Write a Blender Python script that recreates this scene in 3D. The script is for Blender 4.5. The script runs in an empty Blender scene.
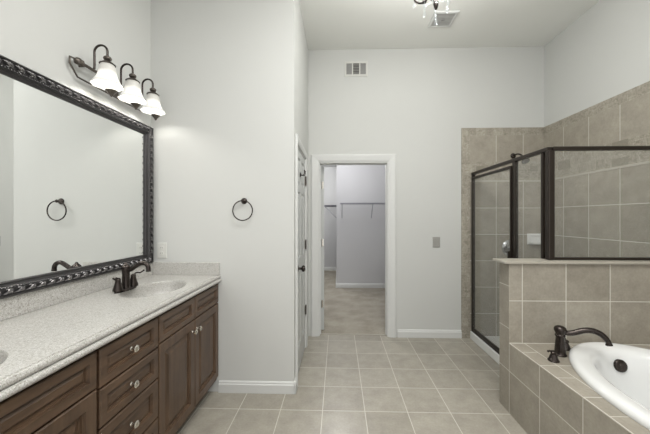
import bpy, bmesh, math, random
from mathutils import Vector, Matrix
random.seed(7)
PI = math.pi
SC = bpy.context.scene
C = SC.collection

# ------------------------------------------------------------------ camera, world, lights, exposure
cam_d = bpy.data.cameras.new('camera')
cam = bpy.data.objects.new('camera', cam_d); C.objects.link(cam)
cam.location = (0, 0, 1.4)
cam.rotation_euler = (PI/2, 0, math.atan(0.030))
cam_d.sensor_width = 36; cam_d.lens = 297/650*36
cam_d.shift_x = -4.1/650; cam_d.shift_y = 0.5/650
cam_d.clip_start = 0.02
SC.camera = cam

w = bpy.data.worlds.new('daylight'); SC.world = w; w.use_nodes = True
w.node_tree.nodes['Background'].inputs[0].default_value = (1.0, 0.99, 0.975, 1)
w.node_tree.nodes['Background'].inputs[1].default_value = 1.35

SC.view_settings.view_transform = 'Standard'
SC.view_settings.look = 'None'
SC.view_settings.exposure = 0.10
SC.view_settings.gamma = 1.0

def light(name, kind, loc, power, size=0.05, color=(1,1,1), rot=(0,0,0), size_y=None):
    d = bpy.data.lights.new(name, kind); d.energy = power; d.color = color
    if kind == 'AREA':
        d.size = size
        if size_y: d.shape = 'RECTANGLE'; d.size_y = size_y
    else: d.shadow_soft_size = size
    o = bpy.data.objects.new(name, d); C.objects.link(o); o.location = loc; o.rotation_euler = rot
    return o
CHAND_W, SCONCE_W, CLOSET_W = 42.0, 1.7, 34.0
light('added_ceiling_fill', 'AREA', (.45, .55, 3.36), 70.0, 1.5, (1.0,.99,.97), (0,0,0), 1.5)  # added area lamp out of view, lifts the overall brightness

# ------------------------------------------------------------------ materials
def lin(r, g, b):
    f = lambda c: (c/255/12.92) if c/255 <= .04045 else ((c/255+.055)/1.055)**2.4
    return (f(r), f(g), f(b), 1)
class NT:
    def __init__(s, name):
        s.m = bpy.data.materials.new(name); s.m.use_nodes = True
        s.t = s.m.node_tree; s.b = s.t.nodes['Principled BSDF']
    def n(s, kind, **kw):
        x = s.t.nodes.new(kind)
        for k, v in kw.items():
            if k.startswith('i_'):
                key = k[2:]
                x.inputs[int(key) if key.isdigit() else key.replace('_', ' ')].default_value = v
            else: setattr(x, k, v)
        return x
    def l(s, a, b): s.t.links.new(a, b)
    def ramp(s, fac, stops):
        r = s.n('ShaderNodeValToRGB'); e = r.color_ramp.elements
        e[0].position, e[0].color = stops[0]; e[1].position, e[1].color = stops[-1]
        for p, c in stops[1:-1]:
            q = e.new(p); q.color = c
        s.l(fac, r.inputs[0]); return r.outputs[0]
    def mix(s, fac, a, b, mode='MIX'):
        x = s.n('ShaderNodeMix', data_type='RGBA', blend_type=mode)
        if hasattr(fac, 'links'): s.l(fac, x.inputs[0])
        else: x.inputs[0].default_value = fac
        for v, i in ((a, 6), (b, 7)):
            if hasattr(v, 'links'): s.l(v, x.inputs[i])
            else: x.inputs[i].default_value = v
        return x.outputs[2]
    def bump(s, h, strength=.3, dist=.002):
        x = s.n('ShaderNodeBump'); x.inputs['Strength'].default_value = strength
        x.inputs['Distance'].default_value = dist
        s.l(h, x.inputs['Height']); s.l(x.outputs[0], s.b.inputs['Normal'])
def simple(name, col, rough=.5, metal=0., noise=.03, nscale=8, spec=None, bump=0):
    t = NT(name); t.b.inputs['Roughness'].default_value = rough; t.b.inputs['Metallic'].default_value = metal
    if spec is not None: t.b.inputs['Specular IOR Level'].default_value = spec
    tc = t.n('ShaderNodeTexCoord')
    nz = t.n('ShaderNodeTexNoise', i_Scale=nscale, i_Detail=4.0); t.l(tc.outputs['Object'], nz.inputs['Vector'])
    a = tuple(max(0, c*(1-noise)) for c in col[:3])+(1,); b = tuple(min(1, c*(1+noise)) for c in col[:3])+(1,)
    t.l(t.mix(nz.outputs[0], a, b), t.b.inputs['Base Color'])
    if bump:
        n2 = t.n('ShaderNodeTexNoise', i_Scale=bump, i_Detail=2.0); t.l(tc.outputs['Object'], n2.inputs['Vector'])
        t.bump(n2.outputs[0], .08, .002)
    return t.m
def tile(name, u, v, u0, v0, w=.3060, h=.3060, c1=lin(146,140,129), c2=lin(156,150,139), grout=lin(206,203,194), rough=.42, mortar=.0027):
    t = NT(name); g = t.n('ShaderNodeNewGeometry'); s = t.n('ShaderNodeSeparateXYZ'); t.l(g.outputs['Position'], s.inputs[0])
    cb = t.n('ShaderNodeCombineXYZ')
    for ax, off, i in ((u, u0, 0), (v, v0, 1)):
        a = t.n('ShaderNodeMath', operation='SUBTRACT'); t.l(s.outputs[ax], a.inputs[0]); a.inputs[1].default_value = off - 30*(w if i == 0 else h)
        t.l(a.outputs[0], cb.inputs[i])
    br = t.n('ShaderNodeTexBrick', offset=0.0, squash=1.0)
    br.inputs['Scale'].default_value = 1; br.inputs['Mortar Size'].default_value = mortar; br.inputs['Mortar Smooth'].default_value = .1
    br.inputs['Brick Width'].default_value = w; br.inputs['Row Height'].default_value = h
    br.inputs['Color1'].default_value = c1; br.inputs['Color2'].default_value = c2; br.inputs['Mortar'].default_value = grout
    t.l(cb.outputs[0], br.inputs['Vector'])
    n1 = t.n('ShaderNodeTexNoise', i_Scale=9.0, i_Detail=8.0, i_Roughness=.65); t.l(g.outputs['Position'], n1.inputs['Vector'])
    n2 = t.n('ShaderNodeTexNoise', i_Scale=70.0, i_Detail=4.0); t.l(g.outputs['Position'], n2.inputs['Vector'])
    m1 = t.ramp(n1.outputs[0], [(.3, (.84,.835,.82,1)), (.7, (1.12,1.12,1.11,1))])
    m2 = t.ramp(n2.outputs[0], [(.3, (.93,.93,.92,1)), (.7, (1.06,1.06,1.06,1))])
    col = t.mix(1, t.mix(1, br.outputs['Color'], m1, 'MULTIPLY'), m2, 'MULTIPLY')
    col = t.mix(br.outputs['Fac'], col, grout)
    t.l(col, t.b.inputs['Base Color']); t.b.inputs['Roughness'].default_value = rough
    inv = t.n('ShaderNodeMath', operation='SUBTRACT'); inv.inputs[0].default_value = 1; t.l(br.outputs['Fac'], inv.inputs[1])
    t.bump(inv.outputs[0], .5, .0015)
    return t.m
def mosaic(name, u, v, w=.10, h=.085, v0=0., accents=False):
    # tumbled stone strip: mottled, darker and lighter pieces
    t = NT(name); g = t.n('ShaderNodeNewGeometry'); s = t.n('ShaderNodeSeparateXYZ'); t.l(g.outputs['Position'], s.inputs[0])
    cb = t.n('ShaderNodeCombineXYZ'); t.l(s.outputs[u], cb.inputs[0])
    a = t.n('ShaderNodeMath', operation='SUBTRACT'); t.l(s.outputs[v], a.inputs[0]); a.inputs[1].default_value = v0-30*h; t.l(a.outputs[0], cb.inputs[1])
    br = t.n('ShaderNodeTexBrick', offset=.5); br.inputs['Scale'].default_value = 1; br.inputs['Mortar Size'].default_value = .0015
    br.inputs['Brick Width'].default_value = w; br.inputs['Row Height'].default_value = h
    br.inputs['Color1'].default_value = lin(148,143,132); br.inputs['Color2'].default_value = lin(162,157,146); br.inputs['Mortar'].default_value = lin(170,166,155)
    t.l(cb.outputs[0], br.inputs['Vector'])
    n1 = t.n('ShaderNodeTexNoise', i_Scale=38.0, i_Detail=6.0, i_Roughness=.7, i_Distortion=1.2); t.l(g.outputs['Position'], n1.inputs['Vector'])
    m = t.ramp(n1.outputs[0], [(.35, (.66,.64,.60,1)), (.5, (.95,.94,.92,1)), (.66, (1.18,1.18,1.17,1))])
    t.l(t.mix(1, br.outputs['Color'], m, 'MULTIPLY'), t.b.inputs['Base Color']); t.b.inputs['Roughness'].default_value = .55
    t.bump(n1.outputs[0], .3, .003)
    return t.m
def wood(name, stretch):
    t = NT(name); tc = t.n('ShaderNodeTexCoord'); mp = t.n('ShaderNodeMapping'); mp.inputs['Scale'].default_value = stretch
    t.l(tc.outputs['Object'], mp.inputs[0])
    n1 = t.n('ShaderNodeTexNoise', i_Scale=16.0, i_Detail=6.0, i_Roughness=.6, i_Distortion=.4); t.l(mp.outputs[0], n1.inputs['Vector'])
    n2 = t.n('ShaderNodeTexNoise', i_Scale=3.0, i_Detail=2.0); t.l(tc.outputs['Object'], n2.inputs['Vector'])
    a = t.ramp(n1.outputs[0], [(.25, lin(60,45,34)), (.5, lin(80,62,47)), (.75, lin(96,75,57))])
    b = t.ramp(n2.outputs[0], [(.3, (.88,.87,.86,1)), (.7, (1.12,1.1,1.08,1))])
    t.l(t.mix(1, a, b, 'MULTIPLY'), t.b.inputs['Base Color']); t.b.inputs['Roughness'].default_value = .38
    t.bump(n1.outputs[0], .06, .001)
    return t.m
def stone(name):
    t = NT(name); tc = t.n('ShaderNodeTexCoord')
    n1 = t.n('ShaderNodeTexNoise', i_Scale=260.0, i_Detail=2.0, i_Roughness=.7); t.l(tc.outputs['Object'], n1.inputs['Vector'])
    n2 = t.n('ShaderNodeTexVoronoi', i_Scale=170.0); t.l(tc.outputs['Object'], n2.inputs['Vector'])
    a = t.ramp(n1.outputs[0], [(.30, lin(130,125,115)), (.45, lin(174,172,167)), (.58, lin(193,192,189)), (.72, lin(215,214,211))])
    b = t.ramp(n2.outputs['Color'], [(.12, lin(160,154,142)), (.3, (1,1,1,1))])
    t.l(t.mix(.45, a, b, 'MULTIPLY'), t.b.inputs['Base Color']); t.b.inputs['Roughness'].default_value = .3
    return t.m
def glass(name, tint=(.96,.975,.97,1), refl=.06, haze=0.0):
    t = NT(name); nt = t.t; nt.nodes.remove(t.b); out = nt.nodes['Material Output']
    tr = t.n('ShaderNodeBsdfTransparent'); tr.inputs[0].default_value = tint
    gl = t.n('ShaderNodeBsdfGlossy'); gl.inputs['Roughness'].default_value = .02
    lw = t.n('ShaderNodeLayerWeight'); lw.inputs['Blend'].default_value = .5
    pw = t.n('ShaderNodeMath', operation='POWER'); t.l(lw.outputs['Facing'], pw.inputs[0]); pw.inputs[1].default_value = 5
    ma = t.n('ShaderNodeMath', operation='MULTIPLY_ADD'); t.l(pw.outputs[0], ma.inputs[0]); ma.inputs[1].default_value = .9; ma.inputs[2].default_value = refl*.6
    m = t.n('ShaderNodeMixShader'); t.l(ma.outputs[0], m.inputs[0]); t.l(tr.outputs[0], m.inputs[1]); t.l(gl.outputs[0], m.inputs[2])
    last = m.outputs[0]
    if haze:
        df = t.n('ShaderNodeBsdfDiffuse'); df.inputs[0].default_value = (.85,.87,.87,1)
        m2 = t.n('ShaderNodeMixShader'); m2.inputs[0].default_value = haze; t.l(last, m2.inputs[1]); t.l(df.outputs[0], m2.inputs[2]); last = m2.outputs[0]
    t.l(last, out.inputs[0]); return t.m
def carpet(name):
    t = NT(name); tc = t.n('ShaderNodeTexCoord')
    n1 = t.n('ShaderNodeTexNoise', i_Scale=180.0, i_Detail=3.0); t.l(tc.outputs['Object'], n1.inputs['Vector'])
    n2 = t.n('ShaderNodeTexNoise', i_Scale=4.0, i_Detail=5.0); t.l(tc.outputs['Object'], n2.inputs['Vector'])
    a = t.ramp(n1.outputs[0], [(.3, lin(140,134,122)), (.7, lin(174,168,156))])
    b = t.ramp(n2.outputs[0], [(.35, (.82,.81,.79,1)), (.65, (1.08,1.08,1.08,1))])
    t.l(t.mix(1, a, b, 'MULTIPLY'), t.b.inputs['Base Color']); t.b.inputs['Roughness'].default_value = .95
    t.bump(n1.outputs[0], .6, .006); return t.m
def emissive(name, col, strength, base=(.9,.9,.88,1), trans=0):
    t = NT(name); t.b.inputs['Base Color'].default_value = base; t.b.inputs['Roughness'].default_value = .3
    tc = t.n('ShaderNodeTexCoord'); nz = t.n('ShaderNodeTexNoise', i_Scale=26.0, i_Detail=4.0, i_Distortion=1.5); t.l(tc.outputs['Object'], nz.inputs['Vector'])
    s = t.ramp(nz.outputs[0], [(.35, (.62,.62,.62,1)), (.62, (1,1,1,1))])
    t.l(t.mix(1, s, col, 'MULTIPLY'), t.b.inputs['Emission Color']); t.b.inputs['Emission Strength'].default_value = strength
    return t.m

M = {}
M['paint'] = simple('wall_paint', lin(195,196,193), .75, noise=.012, nscale=3, bump=160)
M['ceiling'] = simple('ceiling_paint', lin(226,227,223), .85, noise=.015, nscale=2, bump=120)
M['closet_paint'] = simple('closet_paint', lin(193,193,194), .8, noise=.01, nscale=3)
M['trim'] = simple('white_trim', lin(204,205,203), .35, noise=.008)
M['door'] = simple('door_paint', lin(186,188,186), .4, noise=.008)
M['floor'] = tile('floor_tile', 'X', 'Y', -.112, 3.07, c1=lin(150,145,135), c2=lin(161,156,146), grout=lin(200,197,187), rough=.3)
M['tile_xz'] = tile('shower_tile_back', 'X', 'Z', 1.827, 1.815, h=.3050)
M['tile_yz'] = tile('shower_tile_side', 'Y', 'Z', 3.50, 1.815, w=.312, h=.3050)
M['tile_xz_top'] = tile('shower_tile_back_top', 'X', 'Z', 1.827, 2.041, h=.310)
M['tile_yz_top'] = tile('shower_tile_side_top', 'Y', 'Z', 3.50, 2.041, w=.312, h=.310)
M['tile_half'] = tile('half_wall_tile', 'X', 'Z', 1.319, .5, h=.303)
M['tile_half_side'] = tile('half_wall_side_tile', 'Y', 'Z', 2.165, .30, w=.32, h=.304)
M['tile_deck'] = tile('deck_tile', 'X', 'Y', 1.332, 2.165, w=.305, h=.32)
M['mosaic_xz'] = mosaic('tumbled_band_back', 'X', 'Z', v0=2.438)
M['mosaic_yz'] = mosaic('tumbled_band_side', 'Y', 'Z', v0=2.438)
M['accent'] = simple('dark_accent_stone', lin(134,129,117), .55, noise=.22, nscale=60)
M['accent_rim'] = simple('pale_band_stone', lin(176,170,159), .55, noise=.12, nscale=60)
M['cap'] = simple('cap_stone', lin(166,161,150), .35, noise=.08, nscale=40)
M['grout'] = simple('pale_grout', lin(205,201,192), .7)
M['woodv'] = wood('dark_wood_upright_grain', (2.2, 2.2, .25))
M['woodh'] = wood('dark_wood_level_grain', (2.2, .25, 2.2))
M['toe'] = simple('toe_kick_dark', lin(38,30,25), .6)
M['stone'] = stone('speckled_counter_stone')
M['bronze'] = simple('oil_rubbed_bronze', lin(62,56,53), .24, .8, noise=.2, nscale=30)
M['bronze_pale'] = simple('paler_bronze', lin(96,90,84), .3, .85, noise=.25, nscale=60)  # paler tone of the bronze
M['nickel'] = simple('satin_nickel', lin(212,208,200), .25, 1.0)
M['chrome'] = simple('polished_chrome', lin(165,166,168), .22, 1.0)
M['frame_metal'] = simple('dark_bronze_aluminium', lin(52,46,41), .35, .6, noise=.06)
M['frame_black'] = simple('carved_black_lacquer', lin(42,40,41), .3, .2, noise=.35, nscale=50, spec=.7)
M['frame_silver'] = simple('pewter_relief', lin(128,126,127), .26, .7, noise=.45, nscale=70)
M['porcelain'] = simple('white_porcelain', lin(222,223,222), .1, noise=.004)
M['plastic'] = simple('white_plastic', lin(226,226,222), .35)
M['plate'] = simple('pale_grey_plate', lin(202,202,197), .4)
M['vent_back'] = simple('vent_back_metal', lin(128,128,126), .6)
M['slot'] = simple('dark_slot', lin(70,68,64), .6)
M['switch_plate'] = simple('grey_metal_switch_plate', lin(158,157,152), .4, .2)
M['vent_dark'] = simple('mid_grey_vent_metal', lin(150,150,148), .6)  # even mid grey for the louvres and fan grille
M['wire'] = simple('grey_white_wire', lin(140,140,147), .4)
M['carpet'] = carpet('beige_carpet')
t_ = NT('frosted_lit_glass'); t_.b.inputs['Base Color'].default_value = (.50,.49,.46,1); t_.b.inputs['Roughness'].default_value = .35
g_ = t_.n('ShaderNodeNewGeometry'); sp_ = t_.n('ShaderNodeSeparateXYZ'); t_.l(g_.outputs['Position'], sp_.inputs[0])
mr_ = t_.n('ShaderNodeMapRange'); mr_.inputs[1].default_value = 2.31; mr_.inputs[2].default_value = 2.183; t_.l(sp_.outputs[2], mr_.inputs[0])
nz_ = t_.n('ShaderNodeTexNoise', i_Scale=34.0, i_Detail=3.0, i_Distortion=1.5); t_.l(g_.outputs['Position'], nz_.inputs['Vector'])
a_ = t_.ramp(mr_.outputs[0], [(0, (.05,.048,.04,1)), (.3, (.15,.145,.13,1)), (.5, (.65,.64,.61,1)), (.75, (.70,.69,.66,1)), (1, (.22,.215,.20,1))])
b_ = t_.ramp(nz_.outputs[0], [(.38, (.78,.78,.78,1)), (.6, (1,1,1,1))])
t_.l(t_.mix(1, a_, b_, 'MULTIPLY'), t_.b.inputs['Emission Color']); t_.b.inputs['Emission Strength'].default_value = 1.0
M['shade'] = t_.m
M['bulb'] = emissive('glowing_bulb', lin(255,246,230), 4.0)
M['glass'] = glass('shower_glass', (.985,.99,.985,1), refl=.03, haze=.035)
M['crystal'] = glass('cut_crystal', (.93,.95,.96,1), haze=.06)
mm = NT('mirror_silver'); mm.b.inputs['Base Color'].default_value = (.90,.915,.905,1); mm.b.inputs['Metallic'].default_value = 1; mm.b.inputs['Roughness'].default_value = .0
M['mirror'] = mm.m

# ------------------------------------------------------------------ mesh helpers (all in world metres)
def NB(): return bmesh.new()
def box(bm, x0, x1, y0, y1, z0, z1):
    vs = [bm.verts.new((x, y, z)) for x in (x0, x1) for y in (y0, y1) for z in (z0, z1)]
    for f in ((0,1,3,2), (4,6,7,5), (0,4,5,1), (2,3,7,6), (0,2,6,4), (1,5,7,3)): bm.faces.new([vs[i] for i in f])
def tube(bm, pts, r, seg=12, cap=True, closed=False):
    pts = [Vector(p) for p in pts]; n = len(pts)
    rs = r if isinstance(r, (list, tuple)) else [r]*n
    rings = []; up = None
    for i, p in enumerate(pts):
        if closed: d = pts[(i+1) % n]-pts[i-1]
        else: d = pts[min(i+1, n-1)]-pts[max(i-1, 0)]
        d.normalize()
        if up is None:
            up = Vector((0,0,1)) if abs(d.z) < .9 else Vector((1,0,0))
        a = up - d*up.dot(d)
        if a.length < 1e-4: a = d.orthogonal()
        a.normalize(); up = a; b = d.cross(a)
        rings.append([bm.verts.new(p + (a*math.cos(2*PI*k/seg)+b*math.sin(2*PI*k/seg))*rs[i]) for k in range(seg)])
    m = n if closed else n-1
    for i in range(m):
        A, B = rings[i], rings[(i+1) % n]
        for k in range(seg): bm.faces.new((A[k], A[(k+1) % seg], B[(k+1) % seg], B[k]))
    if cap and not closed: bm.faces.new(rings[0]); bm.faces.new(rings[-1])
def lathe(bm, prof, c=(0,0,0), axis=(0,0,1), seg=24, sx=1, sy=1, wav=None):
    q = Vector(axis).normalized().to_track_quat('Z', 'Y').to_matrix(); c = Vector(c); rings = []
    for r, z in prof:
        if r < 1e-6: rings.append([bm.verts.new(c + q @ Vector((0,0,z)))])
        else:
            rr = []
            for k in range(seg):
                a = 2*PI*k/seg; R = r*(1+(wav(a, z) if wav else 0))
                rr.append(bm.verts.new(c + q @ Vector((R*math.cos(a)*sx, R*math.sin(a)*sy, z))))
            rings.append(rr)
    for A, B in zip(rings, rings[1:]):
        if len(A) == 1 and len(B) == 1: continue
        for k in range(seg):
            k2 = (k+1) % seg
            if len(A) == 1: bm.faces.new((A[0], B[k2], B[k]))
            elif len(B) == 1: bm.faces.new((A[k], A[k2], B[0]))
            else: bm.faces.new((A[k], A[k2], B[k2], B[k]))
def ball(bm, c, r, seg=10, s=(1,1,1), rot=None):
    m = Matrix.Translation(c) @ (rot if rot else Matrix.Identity(4)) @ Matrix.Diagonal((r*s[0], r*s[1], r*s[2], 1))
    bmesh.ops.create_uvsphere(bm, u_segments=seg, v_segments=max(5, seg//2+1), radius=1, matrix=m)
def rings_panel(bm, o, u, v, nrm, w, h, prof, cap=True):
    # concentric rectangles: prof = [(inset, height)]
    o, u, v, nrm = Vector(o), Vector(u), Vector(v), Vector(nrm); R = []
    for i, d in prof:
        R.append([bm.verts.new(o+u*a+v*b+nrm*d) for a, b in ((i, i), (w-i, i), (w-i, h-i), (i, h-i))])
    for A, B in zip(R, R[1:]):
        for k in range(4): bm.faces.new((A[k], A[(k+1) % 4], B[(k+1) % 4], B[k]))
    if cap: bm.faces.new(R[-1])
def arc(c, r, a0, a1, n, plane='xz'):
    out = []
    for i in range(n+1):
        a = a0+(a1-a0)*i/n; p = [c[0], c[1], c[2]]
        ix = {'x': 0, 'y': 1, 'z': 2}
        p[ix[plane[0]]] += r*math.cos(a); p[ix[plane[1]]] += r*math.sin(a); out.append(tuple(p))
    return out
def smooth_path(pts, n=6):
    P = [Vector(p) for p in pts]; out = []
    for i in range(len(P)-1):
        p0, p1, p2, p3 = P[max(i-1, 0)], P[i], P[i+1], P[min(i+2, len(P)-1)]
        for k in range(n):
            t = k/n
            out.append(.5*((2*p1)+(p2-p0)*t+(2*p0-5*p1+4*p2-p3)*t*t+(3*p1-p0-3*p2+p3)*t**3))
    out.append(P[-1]); return out
def obj(name, bm, mat, parent=None, smooth=False, bevel=0, label=None):
    bmesh.ops.recalc_face_normals(bm, faces=bm.faces)
    o_loc = Vector((0,0,0)); p = parent
    while p is not None: o_loc += p.location; p = p.parent
    if o_loc.length: bmesh.ops.translate(bm, verts=bm.verts, vec=-o_loc)
    me = bpy.data.meshes.new(name); bm.to_mesh(me); bm.free()
    o = bpy.data.objects.new(name, me); C.objects.link(o)
    for m in (mat if isinstance(mat, list) else [mat]): me.materials.append(m)
    if parent: o.parent = parent
    if smooth:
        for f in me.polygons: f.use_smooth = True
        md = None
        try: me.set_sharp_from_angle(angle=math.radians(45))
        except Exception: pass
    if bevel:
        b = o.modifiers.new('bevel', 'BEVEL'); b.width = bevel; b.segments = 2; b.limit_method = 'ANGLE'; b.angle_limit = math.radians(40)
    if label: o['label'] = label
    return o
def tag(o, label, cat, group=None):
    o['label'] = label; o['category'] = cat
    if group: o['group'] = group
    return o
def thing(name, label, cat, loc, group=None):
    o = bpy.data.objects.new(name, None); C.objects.link(o); o.location = loc; o.empty_display_size = .1
    return tag(o, label, cat, group)
def struct(name, bm, mat, parent=None, **kw):
    o = obj(name, bm, mat, parent, **kw)
    if parent is None: o['kind'] = 'structure'
    return o
def B(*a):
    bm = NB(); box(bm, *a); return bm
def copy_tree(o, parent=None):
    c = o.copy(); C.objects.link(c); c.parent = parent
    for ch in list(o.children): copy_tree(ch, c)
    return c

# ------------------------------------------------------------------ room constants
XL, XR, YB, ZC = -1.515, 2.377, 3.50, 3.375     # vanity wall, tub wall, far wall, ceiling
YW = 2.36                                        # wall with the towel ring
XS = -.35                                        # wall with the closed door
Y0 = -1.6
OL, OR_, OT = -.230, .592, 2.056                 # doorway

struct('floor', B(XL-.1, XR+.1, Y0, YB+.05, -.1, 0), M['floor'])
struct('floor_closet', B(-1.0, 1.6, YB+.05, 8.0, -.1, .004), M['carpet'])
struct('ceiling', B(XL-.1, XR+.1, Y0, YB, ZC, ZC+.1), M['ceiling'])
struct('wall_left', B(XL-.1, XL, Y0, YW+.1, 0, ZC), M['paint'])
struct('wall_front', B(XL, XS-.1, YW, YW+.1, 0, ZC), M['paint'])
# side wall with the door opening
bm = NB(); DY0, DY1, DT = 2.50, 3.19, 2.03
box(bm, XS-.1, XS, YW, DY0, 0, ZC); box(bm, XS-.1, XS, DY1, YB, 0, ZC); box(bm, XS-.1, XS, DY0, DY1, DT, ZC)
struct('wall_side', bm, M['paint'])
bm = NB()
box(bm, XS-.1, OL, YB, YB+.12, 0, ZC); box(bm, OR_, XR+.1, YB, YB+.12, 0, ZC); box(bm, OL, OR_, YB, YB+.12, OT, ZC)
wb = struct('wall_back', bm, M['paint'])
wr = struct('wall_right', B(XR, XR+.1, Y0, YB, 0, ZC), M['paint'])

# shower tiling on the far and right walls
TT, TLX = 2.438, 1.432
th = .012
def tiled(u0, u1, plane, parent):
    # rows: body, decorative band, upper row, top border
    y = YB
    def mk(name, a0, a1, z0, z1, m, d=th):
        if plane == 'x': bmx = B(a0, a1, YB-d, YB, z0, z1)
        else: bmx = B(XR-d, XR, a0, a1, z0, z1)
        obj(name, bmx, m, parent)
    return mk
mk = tiled(0, 0, 'x', wb)
mk('tile_panel', TLX+.095, XR, 0, 1.815, M['tile_xz'])
mk('tile_band', TLX+.095, XR, 1.815, 2.044, M['mosaic_xz'])
mk('tile_panel', TLX+.095, XR, 2.044, TT-.09, M['tile_xz_top'])
mk('tile_border', TLX, XR, TT-.09, TT, M['mosaic_xz'])
mk('tile_border', TLX, TLX+.095, 0, TT-.09, M['mosaic_xz'])
mk = tiled(0, 0, 'y', wr)
YE = .2
mk('tile_panel', YE, YB-th, 0, 1.815, M['tile_yz'])
mk('tile_band', YE, YB-th, 1.815, 2.044, M['mosaic_yz'])
mk('tile_panel', YE, YB-th, 2.044, TT-.09, M['tile_yz_top'])
mk('tile_border', YE, YB-th, TT-.09, TT, M['mosaic_yz'])
# dark inset pieces in the band
bm = NB()
bm.free()
for k in range(2):
    yy = 3.188-1.248*k
    obj('accent_tile', B(XR-th-.002, XR-th, yy-.085, yy+.075, 1.905, 1.995), M['accent'], wr)
    yy -= .312
    obj('accent_tile', B(XR-th-.002, XR-th, yy-.312-.07, yy-.312+.07, 1.834, 1.900), M['accent'], wr)
    obj('accent_tile', B(XR-th-.002, XR-th, yy-.312-.07, yy-.312+.07, 1.975, 2.044), M['accent'], wr)
for xx in (1.60, 1.90, 2.21):
    obj('accent_tile', B(xx, xx+.085, YB-th-.002, YB-th, 1.93, 1.995), M['accent'], wb)
for m_, a in (('tile_back_liner', (TLX+.095, XR-th, YB-th-.003, YB-th, 1.812, 1.832)),):
    obj('liner_strip', B(*a), M['accent_rim'], wb)
obj('liner_strip', B(XR-th-.003, XR-th, YE, YB-th-.003, 1.812, 1.832), M['accent_rim'], wr)

# closet shell
struct('wall_closet_near', B(-.03, 1.5, 5.92, 7.83, 0, 2.73), M['closet_paint'])
struct('wall_closet_far', B(-.9, -.03, 7.83, 7.93, 0, 2.73), M['closet_paint'])
struct('wall_closet_left', B(-1.0, -.9, YB+.12, 7.93, 0, 2.73), M['closet_paint'])
struct('wall_closet_right', B(1.5, 1.6, YB+.12, 7.93, 0, 2.73), M['closet_paint'])
struct('ceiling_closet', B(-1.0, 1.6, YB+.12, 7.93, 2.73, 2.83), M['closet_paint'])
light('closet_light', 'POINT', (.0, 4.9, 2.5), CLOSET_W, .12, (.985,.98,1.0))
light('added_recess_fill', 'POINT', (-.50, 6.5, 2.45), CLOSET_W*.9, .10, (1.0,1.0,.97))  # added lamp without a fixture, brightens the dark recess

# baseboards: profiled
def baseboard(name, p0, p1, n, hgt=.092, t=.016):
    p0, p1, n = Vector((*p0, 0)), Vector((*p1, 0)), Vector((*n, 0)); bm = NB()
    prof = [(0, 0), (t, 0), (t, hgt*.72), (t*.8, hgt*.76), (t*.62, hgt*.8), (t*.62, hgt*.9), (t*.3, hgt*.97), (0, hgt)]
    R = [[bm.verts.new(p+n*a+Vector((0,0,b))) for a, b in prof] for p in (p0, p1)]
    for i in range(len(prof)): bm.faces.new((R[0][i], R[0][(i+1) % len(prof)], R[1][(i+1) % len(prof)], R[1][i]))
    bm.faces.new(R[0]); bm.faces.new(R[1])
    return struct(name, bm, M['trim'])
baseboard('baseboard_front', (-.955, YW), (XS+.016, YW), (0, -1))
baseboard('baseboard_side', (XS, YW-.016), (XS, DY0-.066), (1, 0))
baseboard('baseboard_back', (OR_+.105, YB), (TLX, YB), (0, -1))
baseboard('baseboard_closet_near', (-.046, 5.92), (1.5, 5.92), (0, -1))
baseboard('baseboard_closet_far', (-.9, 7.83), (-.03, 7.83), (0, -1))
baseboard('baseboard_closet_return', (-.03, 5.92), (-.03, 7.83), (-1, 0))

# door casings
def casing(name, o, u, v, n, w, h, cw, t=.018):
    # inverted U around an opening w x h from origin o (bottom-left of the opening)
    o, u, v, n = map(Vector, (o, u, v, n)); bm = NB()
    prof = [(0, 0), (0, t*.55), (cw*.12, t*.6), (cw*.2, t*.75), (cw*.7, t), (cw*.86, t), (cw, t*.6), (cw, 0)]
    path = [((0, 0), (-1, 0)), ((0, h), (-1, 1)), ((w, h), (1, 1)), ((w, 0), (1, 0))]
    R = []
    for (a, b), (da, db) in path:
        R.append([bm.verts.new(o+u*(a+da*q)+v*(b+db*q)+n*d) for q, d in prof])
    for A, Bq in zip(R, R[1:]):
        for i in range(len(prof)-1): bm.faces.new((A[i], A[i+1], Bq[i+1], Bq[i]))
    return bm
struct('trim_1', casing('c', (OL, YB, 0), (1,0,0), (0,0,1), (0,-1,0), OR_-OL, OT, .088), M['trim'])
bm = NB()   # jamb lining
box(bm, OL, OL+.015, YB, YB+.12, 0, OT); box(bm, OR_-.015, OR_, YB, YB+.12, 0, OT); box(bm, OL+.015, OR_-.015, YB, YB+.12, OT-.015, OT)
box(bm, OL+.015, OL+.027, YB+.045, YB+.075, 0, OT-.015); box(bm, OR_-.027, OR_-.015, YB+.045, YB+.075, 0, OT-.015); box(bm, OL+.027, OR_-.027, YB+.045, YB+.075, OT-.027, OT-.015)
struct('trim_2', bm, M['trim'])
struct('trim_3', casing('c', (XS, DY0, 0), (0,1,0), (0,0,1), (1,0,0), DY1-DY0, DT, .062), M['trim'])
bm = NB()
box(bm, XS-.1, XS, DY0-.001, DY0+.012, 0, DT); box(bm, XS-.1, XS, DY1-.012, DY1+.001, 0, DT); box(bm, XS-.1, XS, DY0+.012, DY1-.012, DT-.012, DT+.001)
struct('trim_4', bm, M['trim'])
struct('trim_5', B(OL+.015, OR_-.015, YB+.04, YB+.062, 0, .008), M['cap'])   # threshold between tile and carpet

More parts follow.
